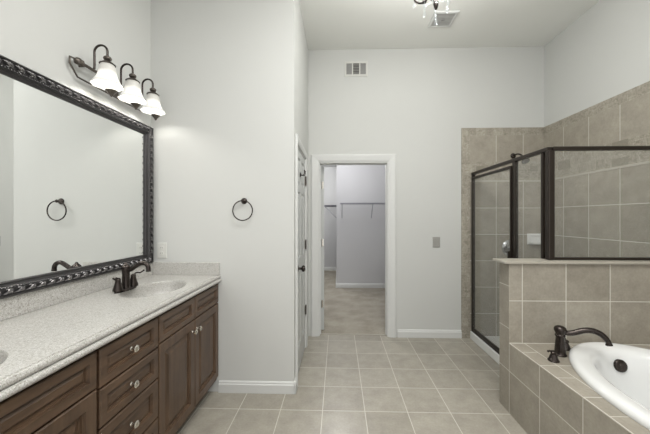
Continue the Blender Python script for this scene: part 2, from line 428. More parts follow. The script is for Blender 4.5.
# closed panel door on the side wall
def panels_bm(o, u, v, n, W, Hh, thick, cols, rows):
    # slab with sunken raised panels on the +n face
    bm = NB(); o, u, v, n = map(Vector, (o, u, v, n))
    us = [0]+[c for p in cols for c in p]+[W]; vs = [0]+[r for p in rows for r in p]+[Hh]
    for i in range(len(us)-1):
        for j in range(len(vs)-1):
            a0, a1, b0, b1 = us[i], us[i+1], vs[j], vs[j+1]
            if i % 2 == 1 and j % 2 == 1:
                rings_panel(bm, o+u*a0+v*b0, u, v, n, a1-a0, b1-b0, [(0, 0), (.008, -.008), (.016, -.009), (.034, -.002), (.038, -.002)])
            else:
                bm.faces.new([bm.verts.new(o+u*a+v*b) for a, b in ((a0, b0), (a1, b0), (a1, b1), (a0, b1))])
    q = [[bm.verts.new(o+u*a+v*b+n*d) for a, b in ((0, 0), (W, 0), (W, Hh), (0, Hh))] for d in (0, -thick)]
    for k in range(4): bm.faces.new((q[0][k], q[0][(k+1) % 4], q[1][(k+1) % 4], q[1][k]))
    bm.faces.new(q[1]); return bm
DW = DY1-DY0-.030
d1 = obj('door_1', panels_bm((XS-.004, DY0+.015, .012), (0,1,0), (0,0,1), (1,0,0), DW, DT-.028, .035,
        [(.10, DW/2-.045), (DW/2+.045, DW-.10)], [(.22, .86), (1.02, 1.62), (1.70, 1.93)]), M['door'])
d1['kind'] = 'structure'
d1['label'] = 'white panelled door standing closed in the side wall'
def lever_knob(parent, y, z, x):
    bm = NB()
    lathe(bm, [(0, 0), (.032, 0), (.033, .004), (.026, .009), (.011, .012), (.010, .032), (.014, .036), (.025, .042), (.029, .052), (.027, .062), (.016, .069), (0, .071)], (x, y, z), (1,0,0), 24)
    return obj('door_knob', bm, M['bronze'], parent, smooth=True, label='dark bronze round door knob')
lever_knob(d1, DY0+.015+.065, .955, XS-.004)
for z in (1.79, 1.112, .412):
    bm = NB(); tube(bm, [(XS+.006, DY1-.012, z-.045), (XS+.006, DY1-.012, z+.045)], .007, 10)
    box(bm, XS-.004, XS+.002, DY1-.036, DY1-.006, z-.044, z+.044)
    for s in (-1, 1): ball(bm, (XS+.006, DY1-.012, z+s*.049), .006, 8)
    obj('hinge', bm, M['bronze_pale'], d1, smooth=True)
# robe hook
hk = thing('robe_hook', 'dark double robe hook fixed high on the closed white side door', 'hook', (XS-.004, 2.77, 1.80))
bm = NB(); hx, hy, hz = XS-.004, 2.77, 1.80
lathe(bm, [(0, 0), (.022, 0), (.022, .005), (.012, .009), (0, .01)], (hx, hy, hz), (1,0,0), 20)
obj('backplate', bm, M['bronze'], hk, smooth=True)
for s in (-1, 1):
    bm = NB(); tube(bm, smooth_path([(hx+.006, hy, hz), (hx+.02, hy+s*.012, hz-.005), (hx+.036, hy+s*.030, hz-.004), (hx+.043, hy+s*.035, hz+.012), (hx+.044, hy+s*.036, hz+.030)]), .004, 10)
    ball(bm, (hx+.044, hy+s*.036, hz+.034), .0065, 10)
    obj('prong', bm, M['bronze'], hk, smooth=True)

# open door leading into the closet
d2 = NB()
A_, B_ = Vector((-.172, 3.665, .014)), Vector((-.207, 4.43, .014)); u = (B_-A_).normalized(); n = Vector((u.y, -u.x, 0))
d2 = obj('door_2', panels_bm(A_, u, (0,0,1), n, .765, 2.02, .036, [(.11, .34), (.425, .655)], [(.22, .86), (1.02, 1.62), (1.70, 1.91)]), M['door'])
d2['kind'] = 'structure'; d2['label'] = 'white door standing open into the carpeted closet, seen edge-on'
for z in (1.80, 1.09, .335):
    bm = NB(); box(bm, -.205, -.178, 3.6605, 3.664, z-.045, z+.045); tube(bm, [(-.199, 3.655, z-.045), (-.199, 3.655, z+.045)], .006, 8)
    obj('hinge', bm, M['nickel'], d2)

# ------------------------------------------------------------------ half wall, tub surround, shower
HX, HY0, HY1, HZ, DZ = 1.226, 2.167, 2.294, 1.070, .50
hw = NB(); box(hw, HX, XR, HY0, HY1, 0, HZ)
hw = struct('wall_half', hw, [M['tile_half'], M['tile_half_side']])
for p in hw.data.polygons:
    if abs(p.normal.x) > .5: p.material_index = 1
obj('wall_cap', B(HX-.044, XR-th, HY0-.022, HY1+.018, HZ, HZ+.018), M['cap'], hw, bevel=.004, label='pale polished stone cap')

# tub
TX, TY, TA, TB = 1.792, 1.375, .480, .757
# tub surround with an oval hole
bm = NB(); N = 96
DY_0 = .30
x0, x1, y0, y1 = HX, XR-th, DY_0, HY0
inner, outer = [], []
for k in range(N):
    a = 2*PI*k/N; c, s = math.cos(a), math.sin(a)
    inner.append((TX+TA*.965*c, TY+TB*.965*s))
    dx, dy = TA*c, TB*s; ts = []
    if dx > 1e-9: ts.append((x1-TX)/dx)
    if dx < -1e-9: ts.append((x0-TX)/dx)
    if dy > 1e-9: ts.append((y1-TY)/dy)
    if dy < -1e-9: ts.append((y0-TY)/dy)
    q = min(ts); outer.append((TX+dx*q, TY+dy*q))
# snap nearest samples to the rectangle corners
for cx_, cy_ in ((x0, y0), (x0, y1), (x1, y0), (x1, y1)):
    i = min(range(N), key=lambda k: (outer[k][0]-cx_)**2+(outer[k][1]-cy_)**2); outer[i] = (cx_, cy_)
I = [bm.verts.new((x, y, DZ)) for x, y in inner]; O = [bm.verts.new((x, y, DZ)) for x, y in outer]
I2 = [bm.verts.new((x, y, DZ-.03)) for x, y in inner]
for k in range(N):
    k2 = (k+1) % N
    bm.faces.new((I[k], I[k2], O[k2], O[k])); bm.faces.new((I[k], I[k2], I2[k2], I2[k]))
box(bm, HX, HX+.03, DY_0, HY0, 0, DZ-.0005); box(bm, HX+.03, XR-th, DY_0, DY_0+.03, 0, DZ-.0005)
# pale edge strip along the deck corner
ts = obj('tub_surround', bm, [M['tile_deck'], M['tile_half_side']])
for p in ts.data.polygons:
    if abs(p.normal.z) < .5: p.material_index = 1
tag(ts, 'tiled taupe tub surround with deck and skirt beside the half wall', 'tub surround')
obj('edge_grout', B(HX-.0012, HX+.0035, DY_0, HY0, DZ-.0035, DZ+.0012), M['grout'], ts)
for yy in (2.02, 1.705, 1.38, 1.06):
    obj('grout_line', B(HX+.002, HX+.106, yy-.0015, yy+.0015, DZ-.001, DZ+.0006), M['grout'], ts)

tub = thing('bathtub', 'white oval drop-in bathtub set in the tiled deck', 'bathtub', (TX, TY, DZ))
bm = NB()
prof = [(1.0, DZ+.001), (1.004, DZ+.012), (.998, DZ+.024), (.985, DZ+.034), (.965, DZ+.040), (.94, DZ+.041), (.90, DZ+.038), (.86, DZ+.033), (.835, DZ+.026), (.815, DZ+.012), (.80, DZ-.01),
        (.785, DZ-.05), (.765, DZ-.12), (.735, DZ-.22), (.69, DZ-.32), (.64, DZ-.38), (.56, DZ-.415), (.4, DZ-.43), (.2, DZ-.435), (0, DZ-.436)]
rg = []
for s_, z in prof:
    if s_ == 0: rg.append([bm.verts.new((TX, TY, z))]); continue
    # rim width stays even: inset measured in metres off the outer ellipse
    ins = (1-s_)*.62
    a_, b_ = TA-ins*1.0, TB-ins*1.15
    if s_ < .8: a_ = (TA-.124)*(s_/.8); b_ = (TB-.143)*(s_/.8)
    rg.append([bm.verts.new((TX+a_*math.cos(2*PI*k/N), TY+b_*math.sin(2*PI*k/N), z)) for k in range(N)])
for A, Bq in zip(rg, rg[1:]):
    for k in range(N):
        k2 = (k+1) % N
        if len(Bq) == 1: bm.faces.new((A[k], A[k2], Bq[0]))
        else: bm.faces.new((A[k], A[k2], Bq[k2], Bq[k]))
obj('basin', bm, M['porcelain'], tub, smooth=True)
oy = TY+(TB-.143)*(.785/.8)-.004
bm = NB(); lathe(bm, [(0, .009), (.010, .009), (.012, .007), (.030, .007), (.037, .004), (.039, 0), (.039, -.02)], (TX+.028, oy-.008, DZ-.055), (0, -.96, .22), 28)
obj('overflow_plate', bm, M['bronze'], tub, smooth=True, label='round dark bronze overflow plate')
bm = NB(); lathe(bm, [(0, .006), (.02, .006), (.032, .003), (.034, -.004)], (TX, TY+.35, DZ-.421), (0, 0, 1), 20)
obj('drain', bm, M['bronze'], tub, smooth=True)

# roman tub filler
fx, fy = 1.453, 1.988
tf = thing('tub_faucet', 'bronze arched roman tub faucet with two handles on the deck corner', 'faucet', (fx, fy, DZ))
bm = NB()
lathe(bm, [(0, 0), (.036, 0), (.037, .006), (.030, .014), (.031, .03), (.027, .08), (.024, .118), (.029, .124), (.029, .132), (.025, .137), (.029, .148), (.034, .160), (.035, .170), (.030, .182), (.017, .190), (0, .193)], (fx, fy, DZ+.001), (0,0,1), 28)
obj('spout_body', bm, M['bronze'], tf, smooth=True)
bm = NB(); dx, dy = .93, -.37
P = smooth_path([(fx+dx*t, fy+dy*t, DZ+z) for t, z in ((.012, .155), (.04, .150), (.075, .158), (.12, .178), (.165, .184), (.205, .170), (.232, .145), (.245, .122))], 5)
rr = [.0150+.003*math.sin(i/len(P)*PI) for i in range(len(P))]
tube(bm, P, rr, 14)
tip = Vector(P[-1]); lathe(bm, [(0, .002), (.013, .002), (.018, -.012), (.019, -.016), (0, -.016)], tip, (-.2*dx, -.2*dy, 1), 18)
obj('spout', bm, M['bronze'], tf, smooth=True)
for k, (hx_, hy_, la) in enumerate(((1.352, 1.905, PI*1.02), (1.556, 2.078, PI*.35))):
    bm = NB()
    lathe(bm, [(0, 0), (.031, 0), (.032, .005), (.026, .013), (.021, .03), (.015, .044), (.018, .050), (.019, .056), (.013, .062), (0, .064)], (hx_, hy_, DZ+.001), (0,0,1), 22)
    hb = obj('handle', bm, M['bronze'], tf, smooth=True)
    bm = NB(); c, s = math.cos(la), math.sin(la)
    tube(bm, smooth_path([(hx_-c*.012, hy_-s*.012, DZ+.057), (hx_+c*.01, hy_+s*.01, DZ+.060), (hx_+c*.024, hy_+s*.024, DZ+.064), (hx_+c*.034, hy_+s*.034, DZ+.062)]), [.006]*10+[.0055]*9, 10)
    ball(bm, (hx_+c*.034, hy_+s*.034, DZ+.062), .0075, 10)
    obj('lever', bm, M['bronze'], hb, smooth=True)

# shower enclosure
XG, GY0, GY1, GT = 1.560, 2.235, YB-th, 1.92
CZ = HZ+.018
pan = thing('shower_pan', 'white shower base with a raised kerb below the glass door', 'shower pan', (1.9, 2.9, 0))
bm = NB(); box(bm, 1.527, 1.600, HY1, YB-th, 0, .088); obj('curb', bm, M['porcelain'], pan, bevel=.008)
obj('base', B(1.600, XR-th, HY1, YB-th, 0, .03), M['porcelain'], pan)
bm = NB(); lathe(bm, [(0, .004), (.04, .004), (.045, 0)], (1.98, 2.9, .03), (0,0,1), 20); obj('drain', bm, M['chrome'], pan, smooth=True)
en = thing('shower_enclosure', 'dark bronze framed glass shower enclosure with door, beyond the half wall', 'shower enclosure', (XG, 2.7, .088))
F = M['frame_metal']; PY = 2.665
obj('header', B(XG-.018, XG+.018, GY0, GY1, GT-.028, GT), F, en, bevel=.003)
obj('header', B(XG+.018, XR-th, GY0-.016, GY0+.016, GT-.028, GT), F, en, bevel=.003)
bm = NB(); box(bm, XG-.022, XG+.022, GY0-.022, GY0+.022, CZ, GT-.028); obj('corner_post', bm, F, en, bevel=.006)
obj('post', B(XG-.016, XG+.016, PY-.022, PY+.018, .088, GT-.028), F, en, bevel=.003)
obj('post', B(XG-.014, XG+.014, HY1, HY1+.022, .088, GT-.028), F, en, bevel=.003)
obj('wall_channel', B(XG-.016, XG+.016, GY1-.028, GY1, .088, GT-.028), F, en, bevel=.003)
obj('wall_channel', B(XR-th-.022, XR-th, GY0-.014, GY0+.014, CZ+.02, GT-.028), F, en, bevel=.003)
obj('sill', B(XG-.018, XG+.018, HY1+.022, GY1-.028, .088, .106), F, en, bevel=.003)
obj('sill', B(XG+.022, XR-th-.022, GY0-.014, GY0+.014, CZ, CZ+.020), F, en, bevel=.003)
obj('glass_pane', B(XG-.003, XG+.003, HY1+.022, PY-.022, .106, GT-.028), M['glass'], en)
obj('glass_pane', B(XG+.022, XR-th-.022, GY0-.003, GY0+.003, CZ+.020, GT-.028), M['glass'], en)
dr = NB(); a, b, z0_, z1_ = PY+.022, GY1-.032, .118, GT-.060
box(dr, XG-.030, XG-.010, a, a+.012, z0_, z1_); box(dr, XG-.030, XG-.010, b-.026, b, z0_, z1_)
box(dr, XG-.030, XG-.010, a+.012, b-.026, z0_, z0_+.028); box(dr, XG-.030, XG-.010, a+.012, b-.026, z1_-.026, z1_)
dr = obj('glass_door', dr, F, en, bevel=.003)
obj('door_glass', B(XG-.023, XG-.017, a+.012, b-.026, z0_+.028, z1_-.026), M['glass'], dr)
obj('door_handle', B(XG-.045, XG-.030, a+.002, a+.022, 1.02, 1.10), F, dr, bevel=.003)

# shower head, valve, soap dish
sh = thing('shower_sprayer', 'dark shower head on a bent arm above the glass door', 'shower head', (2.02, YB-th, 2.11))
bm = NB(); lathe(bm, [(0, .012), (.012, .014), (.028, .008), (.032, 0)], (2.02, YB-th, 2.11), (0,-1,0), 20); obj('flange', bm, M['bronze'], sh, smooth=True)
bm = NB(); tube(bm, smooth_path([(2.02, YB-.015, 2.11), (2.02, YB-.09, 2.115), (2.02, YB-.16, 2.09), (2.02, YB-.21, 2.045)]), .009, 10); obj('arm', bm, M['bronze'], sh, smooth=True)
bm = NB(); lathe(bm, [(0, 0), (.012, 0), (.014, .014), (.020, .022), (.036, .045), (.040, .055), (.037, .058), (0, .058)], (2.02, YB-.205, 2.05), (0,-.65,-.76), 22); obj('rose', bm, M['chrome'], sh, smooth=True)
sv = thing('shower_valve', 'round chrome shower valve with a lever handle on the back tiles', 'shower valve', (1.985, YB-th, 1.05))
bm = NB(); lathe(bm, [(0, .016), (.02, .016), (.05, .018), (.078, .012), (.092, .004), (.095, 0)], (1.985, YB-th, 1.05), (0,-1,0), 30); obj('escutcheon', bm, M['chrome'], sv, smooth=True)
bm = NB(); lathe(bm, [(0, .05), (.014, .048), (.020, .03), (.022, .012)], (1.985, YB-th, 1.05), (0,-1,0), 20)
tube(bm, [(1.985, YB-.05, 1.05), (2.0, YB-.055, 1.0), (2.004, YB-.055, .975)], [.009, .008, .007], 10); obj('lever', bm, M['chrome'], sv, smooth=True)
sd = thing('soap_dish', 'white ceramic soap dish on the back tiles in the shower corner', 'soap dish', (2.27, YB-th, 1.15))
bm = NB(); rings_panel(bm, (2.178, YB-th, 1.09), (1,0,0), (0,0,1), (0,-1,0), .176, .125, [(0, 0), (.004, .012), (.012, .018), (.024, .018), (.030, .010), (.034, .009)]); obj('backplate', bm, M['porcelain'], sd, smooth=False)
bm = NB(); box(bm, 2.188, 2.344, YB-th-.075, YB-th-.004, 1.098, 1.108); box(bm, 2.188, 2.344, YB-th-.075, YB-th-.067, 1.108, 1.122)
box(bm, 2.188, 2.196, YB-th-.067, YB-th-.01, 1.108, 1.122); box(bm, 2.336, 2.344, YB-th-.067, YB-th-.01, 1.108, 1.122); obj('tray', bm, M['porcelain'], sd, bevel=.003)

# ------------------------------------------------------------------ vanity
CT, CF = .940, -.940        # counter top height, counter front
FX = -.975                  # cabinet face frame
def front(name, y0, y1, z0, z1, parent, mat, deep=True):
    bm = NB(); r = min(.045, (z1-z0)*.24)
    prof = [(0, -.001), (0, .015), (.004, .019), (r, .019), (r+.003, .011), (r+.007, .010), (r+.009, .003), (r+.013, .002), (r+.024, .010), (r+.027, .010)] if not deep else \
           [(0, -.001), (0, .015), (.004, .019), (.052, .019), (.055, .011), (.060, .010), (.062, .003), (.068, .002), (.096, .013), (.100, .0135)]
    rings_panel(bm, (FX, y0, z0), (0,1,0), (0,0,1), (1,0,0), y1-y0, z1-z0, prof)
    return obj(name, bm, mat, parent)
def knob(parent, y, z):
    bm = NB()
    lathe(bm, [(0, 0), (.009, 0), (.009, .003), (.0055, .006), (.005, .016), (.009, .020), (.0155, .024), (.0165, .028), (.0135, .031), (.011, .0325), (.010, .0315), (.005, .034), (0, .035)], (FX+.019, y, z), (1,0,0), 20)
    return obj('knob', bm, M['nickel'], parent, smooth=True)
def body(t, y0, y1):
    bm = NB(); x0 = XL+.004
    box(bm, x0, FX-.02, y0, y0+.018, .10, .885); box(bm, x0, FX-.02, y1-.018, y1, .10, .885)
    box(bm, x0, FX-.02, y0+.018, y1-.018, .10, .118); box(bm, x0, x0+.008, y0+.018, y1-.018, .118, .885)
    # solid face frame
    box(bm, FX-.02, FX, y0, y1, .100, .885)
    b = obj('body', bm, M['woodv'], t)
    obj('toe_kick', B(FX-.09, FX-.075, y0, y1, 0, .10), M['toe'], t)
    return b
def sink_base(label, y0, y1):
    t = thing('vanity_cabinet', label, 'cabinet', (FX, (y0+y1)/2, 0), 'vanity cabinets')
    body(t, y0, y1); m = (y0+y1)/2; g = .004
    for a, b in ((y0+g, m-g/2), (m+g/2, y1-g*2)): front('drawer_front', a, b, .724, .868, t, M['woodh'], False)
    for a, b, s in ((y0+g, m-g/2, 1), (m+g/2, y1-g*2, -1)):
        d = front('door', a, b, .132, .716, t, M['woodv'])
        knob(d, (b-.036) if s == 1 else (a+.022), .650)
    return t
c1 = sink_base('dark brown double-door sink cabinet at the far end of the vanity', 1.56, YW-.002)
c2 = copy_tree(c1); c2.location.y -= 1.198; c2['label'] = 'dark brown sink cabinet nearest the camera at lower left'
c3 = thing('drawer_cabinet', 'dark brown cabinet of four stacked drawers between the sink cabinets', 'cabinet', (FX, 1.36, 0), 'vanity cabinets')
body(c3, 1.1625, 1.5585)
for z0, z1 in ((.712, .868), (.549, .704), (.341, .541), (.132, .333)):
    d = front('drawer', 1.1665, 1.5545, z0, z1, c3, M['woodh'], False); knob(d, 1.343, (z0+z1)/2+.005)

# counter with moulded bowls
bm = NB(); cy0, cy1 = .345, YW-.001; xa, xb = XL+.001, CF-.040
SX, SYS, EA, EB = -1.190, (1.900, .760), .165, .235
NN = 72
def bowl(cy):
    X0, X1, Y0_, Y1_ = xa, xb, cy-.36, cy+.36
    rings = []
    for r, z in ((1.16, 0), (1.12, .0006), (1.06, .0006), (1.01, 0), (1.0, -.003), (.99, -.016), (.98, -.035), (.955, -.065), (.88, -.090), (.78, -.115), (.6, -.135), (.4, -.145), (.2, -.150)):
        rings.append([bm.verts.new((SX+EA*r*math.cos(2*PI*k/NN), cy+EB*r*math.sin(2*PI*k/NN), CT+z)) for k in range(NN)])
    out = []
    for k in range(NN):
        dx, dy = EA*math.cos(2*PI*k/NN), EB*math.sin(2*PI*k/NN); tt = []
        if dx > 1e-9: tt.append((X1-SX)/dx)
        if dx < -1e-9: tt.append((X0-SX)/dx)
        if dy > 1e-9: tt.append((Y1_-cy)/dy)
        if dy < -1e-9: tt.append((Y0_-cy)/dy)
        q = min(tt); out.append([SX+dx*q, cy+dy*q])
    for c_ in ((X0, Y0_), (X0, Y1_), (X1, Y0_), (X1, Y1_)):
        i = min(range(NN), key=lambda k: (out[k][0]-c_[0])**2+(out[k][1]-c_[1])**2); out[i] = list(c_)
    rings.insert(0, [bm.verts.new((x, y, CT)) for x, y in out])
    for A, Bq in zip(rings, rings[1:]):
        for k in range(NN): bm.faces.new((A[k], A[(k+1) % NN], Bq[(k+1) % NN], Bq[k]))
    bm.faces.new(rings[-1])
    return Y0_, Y1_
spans = [bowl(c) for c in SYS]
def quad(x0, x1, y0, y1):
    if y1-y0 > 1e-4: bm.faces.new([bm.verts.new(p) for p in ((x0, y0, CT), (x1, y0, CT), (x1, y1, CT), (x0, y1, CT))])
quad(xa, xb, spans[0][1], cy1); quad(xa, xb, spans[1][1], spans[0][0]); quad(xa, xb, cy0, spans[1][0])
# moulded front edge
pr = [(xb, CT), (CF-.022, CT), (CF-.020, CT-.005), (CF-.016, CT-.005), (CF-.012, CT-.001), (CF-.006, CT-.002), (CF-.002, CT-.008), (CF-.001, CT-.015), (CF-.004, CT-.022), (CF-.012, CT-.025), (CF-.012, CT-.029),
      (CF, CT-.031), (CF+.005, CT-.038), (CF+.004, CT-.048), (CF-.004, CT-.056), (CF-.014, CT-.058), (xa, CT-.058)]
# bottom face has a cut-out hidden inside the cabinets, so only the front band is closed
pr = pr[:-1]+[(CF-.034, CT-.058)]
R = [[bm.verts.new((x, y, z)) for x, z in pr] for y in (cy0, cy1)]
for i in range(len(pr)-1): bm.faces.new((R[0][i], R[0][i+1], R[1][i+1], R[1][i]))
box(bm, xa, CF-.05, cy0, cy0+.01, CT-.053, CT-.0005)
top = obj('countertop', bm, M['stone'], smooth=True)
tag(top, 'pale speckled stone vanity countertop with moulded oval bowls', 'countertop')
obj('backsplash', B(XL+.001, XL+.021, cy0, YW-.001, CT, 1.040), M['stone'], top, bevel=.003)
obj('side_splash', B(XL+.021, CF-.010, YW-.021, YW-.001, CT, 1.040), M['stone'], top, bevel=.003)
bm = NB(); lathe(bm, [(0, .004), (.018, .004), (.024, .001), (.024, -.004)], (SX, 1.90, CT-.149), (0,0,1), 20); obj('drain', bm, M['bronze'], top, smooth=True)

# basin faucet
bx, by = -1.345, 1.845
bf = thing('basin_faucet', 'bronze two-handle basin faucet behind the oval sink', 'faucet', (bx, by, CT))
bm = NB()
lathe(bm, [(0, 0), (.030, 0), (.030, .010), (.026, .016), (0, .018)], (bx, by, CT), (0,0,1), 32, sx=1.0, sy=3.1); obj('base_plate', bm, M['bronze'], bf, smooth=True)
bm = NB()
lathe(bm, [(0, .016), (.026, .016), (.024, .03), (.023, .05), (.021, .10), (.023, .125), (.026, .140), (.025, .152), (.017, .160), (.010, .166), (.009, .171), (.005, .176), (0, .177)], (bx, by, CT), (0,0,1), 24); obj('column', bm, M['bronze'], bf, smooth=True)
bm = NB()
P = smooth_path([(bx+.01, by, CT+.128), (bx+.035, by, CT+.132), (bx+.065, by, CT+.152), (bx+.10, by, CT+.172), (bx+.128, by, CT+.168), (bx+.143, by, CT+.150), (bx+.146, by, CT+.130)], 5)
tube(bm, P, [.0135]*len(P), 12); lathe(bm, [(0, .004), (.012, .004), (.015, -.006), (.014, -.012), (0, -.012)], P[-1], (0,0,1), 14)
obj('spout', bm, M['bronze'], bf, smooth=True)
for s in (-1, 1):
    yy = by+s*.068; bm = NB()
    lathe(bm, [(0, .012), (.029, .012), (.028, .022), (.024, .034), (.018, .055), (.015, .070), (.016, .076), (.015, .084), (.008, .090), (0, .091)], (bx, yy, CT), (0,0,1), 20)
    hb = obj('handle', bm, M['bronze'], bf, smooth=True)
    bm = NB(); tube(bm, smooth_path([(bx, yy, CT+.082), (bx+.006, yy+s*.022, CT+.094), (bx+.014, yy+s*.046, CT+.090), (bx+.024, yy+s*.068, CT+.100)]), .0048, 10); ball(bm, (bx+.024, yy+s*.069, CT+.101), .0062, 8)
    obj('lever', bm, M['bronze'], hb, smooth=True)

# ------------------------------------------------------------------ mirror
MY0, MY1, MZ0, MZ1, MW = .385, 2.337, 1.0405, 2.115, .090
mi = thing('wall_mirror', 'large framed mirror with carved black frame above the vanity', 'mirror', (XL, (MY0+MY1)/2, MZ0))
obj('mirror_glass', B(XL+.003, XL+.009, MY0+.05, MY1-.05, MZ0+.05, MZ1-.05), M['mirror'], mi)
bm = NB()
rings_panel(bm, (XL, MY0, MZ0), (0,1,0), (0,0,1), (1,0,0), MY1-MY0, MZ1-MZ0,
   [(q_*.8, h_) for q_, h_ in ((0, .001), (0, .034), (.003, .039), (.009, .041), (.014, .038), (.016, .032), (.022, .034), (.046, .034), (.052, .031), (.055, .034), (.059, .035), (.063, .031), (.066, .024), (.074, .020), (.080, .022), (.084, .021), (.088, .016), (.090, .010))], cap=False)
obj('frame', bm, M['frame_black'], mi)
def motif(bm, p, d, nrm_in):
    # acanthus scroll: a comma-shaped curl plus two leaf lobes; d = direction along the rail, q = across the band
    p, d, q, x = Vector(p), Vector(d), Vector(nrm_in), Vector((1,0,0))
    def pt(a, b, h): return p+d*a+q*b*.82+x*h
    tube(bm, [pt(-.018, -.013, .0), pt(-.010, -.008, .008), (pt(-.001, .001, .011)), pt(.004, .009, .008), pt(-.002, .014, .003), pt(-.008, .010, .002)], [.0018, .0052, .0062, .0052, .0036, .0018], 6)
    tube(bm, [pt(-.002, -.013, .0), pt(.006, -.009, .005), pt(.012, -.001, .007), pt(.016, .008, .004), pt(.018, .013, .001)], [.0014, .0044, .0052, .004, .0012], 6)
    tube(bm, [pt(.010, -.013, 0), pt(.017, -.008, .004), pt(.022, -.003, .002)], [.0012, .0038, .0012], 5)
step = .050; xo = XL+.035; bc = .0275
def rail(p0, p1, inn):
    bm = NB(); bd = NB()
    p0, p1 = Vector(p0), Vector(p1); L = (p1-p0).length; d = (p1-p0)/L; nn = round(L/step)
    for i in range(nn): motif(bm, p0+d*(L*(i+.5)/nn), d, inn)
    nb = round(L/.013)
    for i in range(nb):
        bmesh.ops.create_icosphere(bd, subdivisions=1, radius=.0036, matrix=Matrix.Translation(p0+d*(L*(i+.5)/nb)+Vector(inn)*(.0455-bc)+Vector((1,0,0))*.001))
    obj('carved_trim', bm, M['frame_silver'], mi, smooth=True); obj('bead_trim', bd, M['frame_silver'], mi, smooth=True)
a0, a1, b0, b1 = MY0+bc, MY1-bc, MZ0+bc, MZ1-bc
rail((xo, a0, b1), (xo, a1, b1), (0,0,-1)); rail((xo, a0, b0), (xo, a1, b0), (0,0,1))
rail((xo, a1, b0+.03), (xo, a1, b1-.03), (0,-1,0)); rail((xo, a0, b0+.03), (xo, a0, b1-.03), (0,1,0))

# ------------------------------------------------------------------ vanity light
LX, LYS, LZ = -1.370, (1.726, 1.944, 2.160), 2.350
def vanity_light(label, yc, power=SCONCE_W):
    t = thing('vanity_light', label, 'wall light', (XL, yc, 2.25), 'vanity lights'); m = M['bronze_pale']
    bxx = XL+.045; yl, yr = yc-.330, yc+.330
    bm = NB(); tube(bm, [(bxx, yl+.05, 2.285), (bxx, yr-.05, 2.285)], .009, 14)
    for s, e in ((1, yl), (-1, yr)):
        lathe(bm, [(0, 0), (.008, .002), (.012, .010), (.020, .016), (.021, .026), (.013, .032), (.017, .040), (.018, .048), (.012, .054)], (bxx, e, 2.285), (0, s, 0), 18)
    obj('bar', bm, m, t, smooth=True)
    bm = NB()
    tube(bm, [(XL+.022, yl-.004, 2.298), (XL+.022, yl-.004, 2.262), (XL+.022, yl+.045, 2.206), (XL+.022, yr-.045, 2.206), (XL+.022, yr+.004, 2.262), (XL+.022, yr+.004, 2.298), (XL+.022, yr-.04, 2.302), (XL+.022, yl+.04, 2.302)], .0052, 8, closed=True)
    obj('backplate_frame', bm, m, t, smooth=True)
    bm = NB(); rings_panel(bm, (XL+.0005, yc-.055, 2.222), (0,1,0), (0,0,1), (1,0,0), .11, .068, [(0, 0), (.004, .010), (.014, .016), (.02, .016)])
    obj('wall_bracket', bm, m, t)
    for e in (-.25, .25):
        bm = NB(); tube(bm, [(XL+.0005, yc+e, 2.285), (bxx, yc+e, 2.285)], .006, 8); obj('mounting_post', bm, m, t)
    for dy in (-.217, 0, .217):
        y = yc+dy; zt = 2.385; r = (LX-(bxx+.02))/2; xc = LX-r
        bm = NB(); tube(bm, [(xc-r, y, 2.285), (xc-r, y, 2.33)]+arc((xc, y, zt), r, PI, 0, 12, 'xz')+[(LX, y, LZ)], .0062, 10); obj('arm', bm, M['bronze'], t, smooth=True)
        bm = NB(); lathe(bm, [(0, .012), (.008, .010), (.018, .004), (.022, -.004), (.020, -.012), (.014, -.016), (.018, -.022), (.030, -.030), (.042, -.040), (.041, -.043), (0, -.040)], (LX, y, LZ), (0,0,1), 24); obj('socket_cap', bm, M['bronze_pale'], t, smooth=True)
        wv = lambda a, z: (.035*math.cos(8*a) if z < LZ-2.26 else 0)*0
        bm = NB()
        pf = [(.030, -.038), (.036, -.045), (.041, -.060), (.044, -.080), (.048, -.100), (.054, -.120), (.064, -.140), (.074, -.157), (.083, -.167)]
        def wav(a, z):
            k = max(0, (-z-.09)/.077); return .035*k*math.cos(8*a)
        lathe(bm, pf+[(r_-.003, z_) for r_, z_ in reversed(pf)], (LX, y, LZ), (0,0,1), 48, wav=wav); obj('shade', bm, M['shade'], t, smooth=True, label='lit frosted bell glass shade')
        bm = NB(); lathe(bm, [(0, -.05), (.012, -.052), (.018, -.068), (.018, -.082), (.012, -.094), (0, -.098)], (LX, y, LZ), (0,0,1), 16); obj('bulb', bm, M['bulb'], t, smooth=True)
        bm = NB(); lathe(bm, [(.014, -.180), (.031, -.185), (.028, -.191), (.020, -.199), (.012, -.208), (.008, -.214), (.008, -.219), (0, -.225)], (LX+.006, y+.022, LZ), (0,0,1), 18)
        tube(bm, [(LX, y, LZ-.09), (LX+.006, y+.022, LZ-.178)], .0015, 6)
        obj('finial', bm, M['bronze_pale'], t, smooth=True)
        light('lamp_bulb', 'POINT', (LX, y, LZ-.128), power, .02, (1.0,.975,.93))
    return t
vanity_light('three-lamp bronze vanity light with bell shades above the mirror', 1.943)
vanity_light('added unseen three-lamp bronze vanity light above the nearer sink, for extra brightness', .76, 4.2)  # second fixture added out of view to raise the light from the left

# towel ring
tr = thing('towel_ring', 'round dark bronze towel ring on the grey wall beyond the vanity', 'towel ring', (-.752, YW, 1.53))
bm = NB(); lathe(bm, [(0, .048), (.010, .047), (.014, .040), (.010, .032), (.010, .016), (.018, .012), (.024, .006), (.025, 0)], (-.752, YW, 1.532), (0,-1,0), 22); obj('mount', bm, M['bronze'], tr, smooth=True)
bm = NB(); tube(bm, [(-.752+.078*math.sin(2*PI*k/48), YW-.040, 1.455+.078*math.cos(2*PI*k/48)) for k in range(48)], .0048, 10, closed=True); obj('ring', bm, M['bronze'], tr, smooth=True)

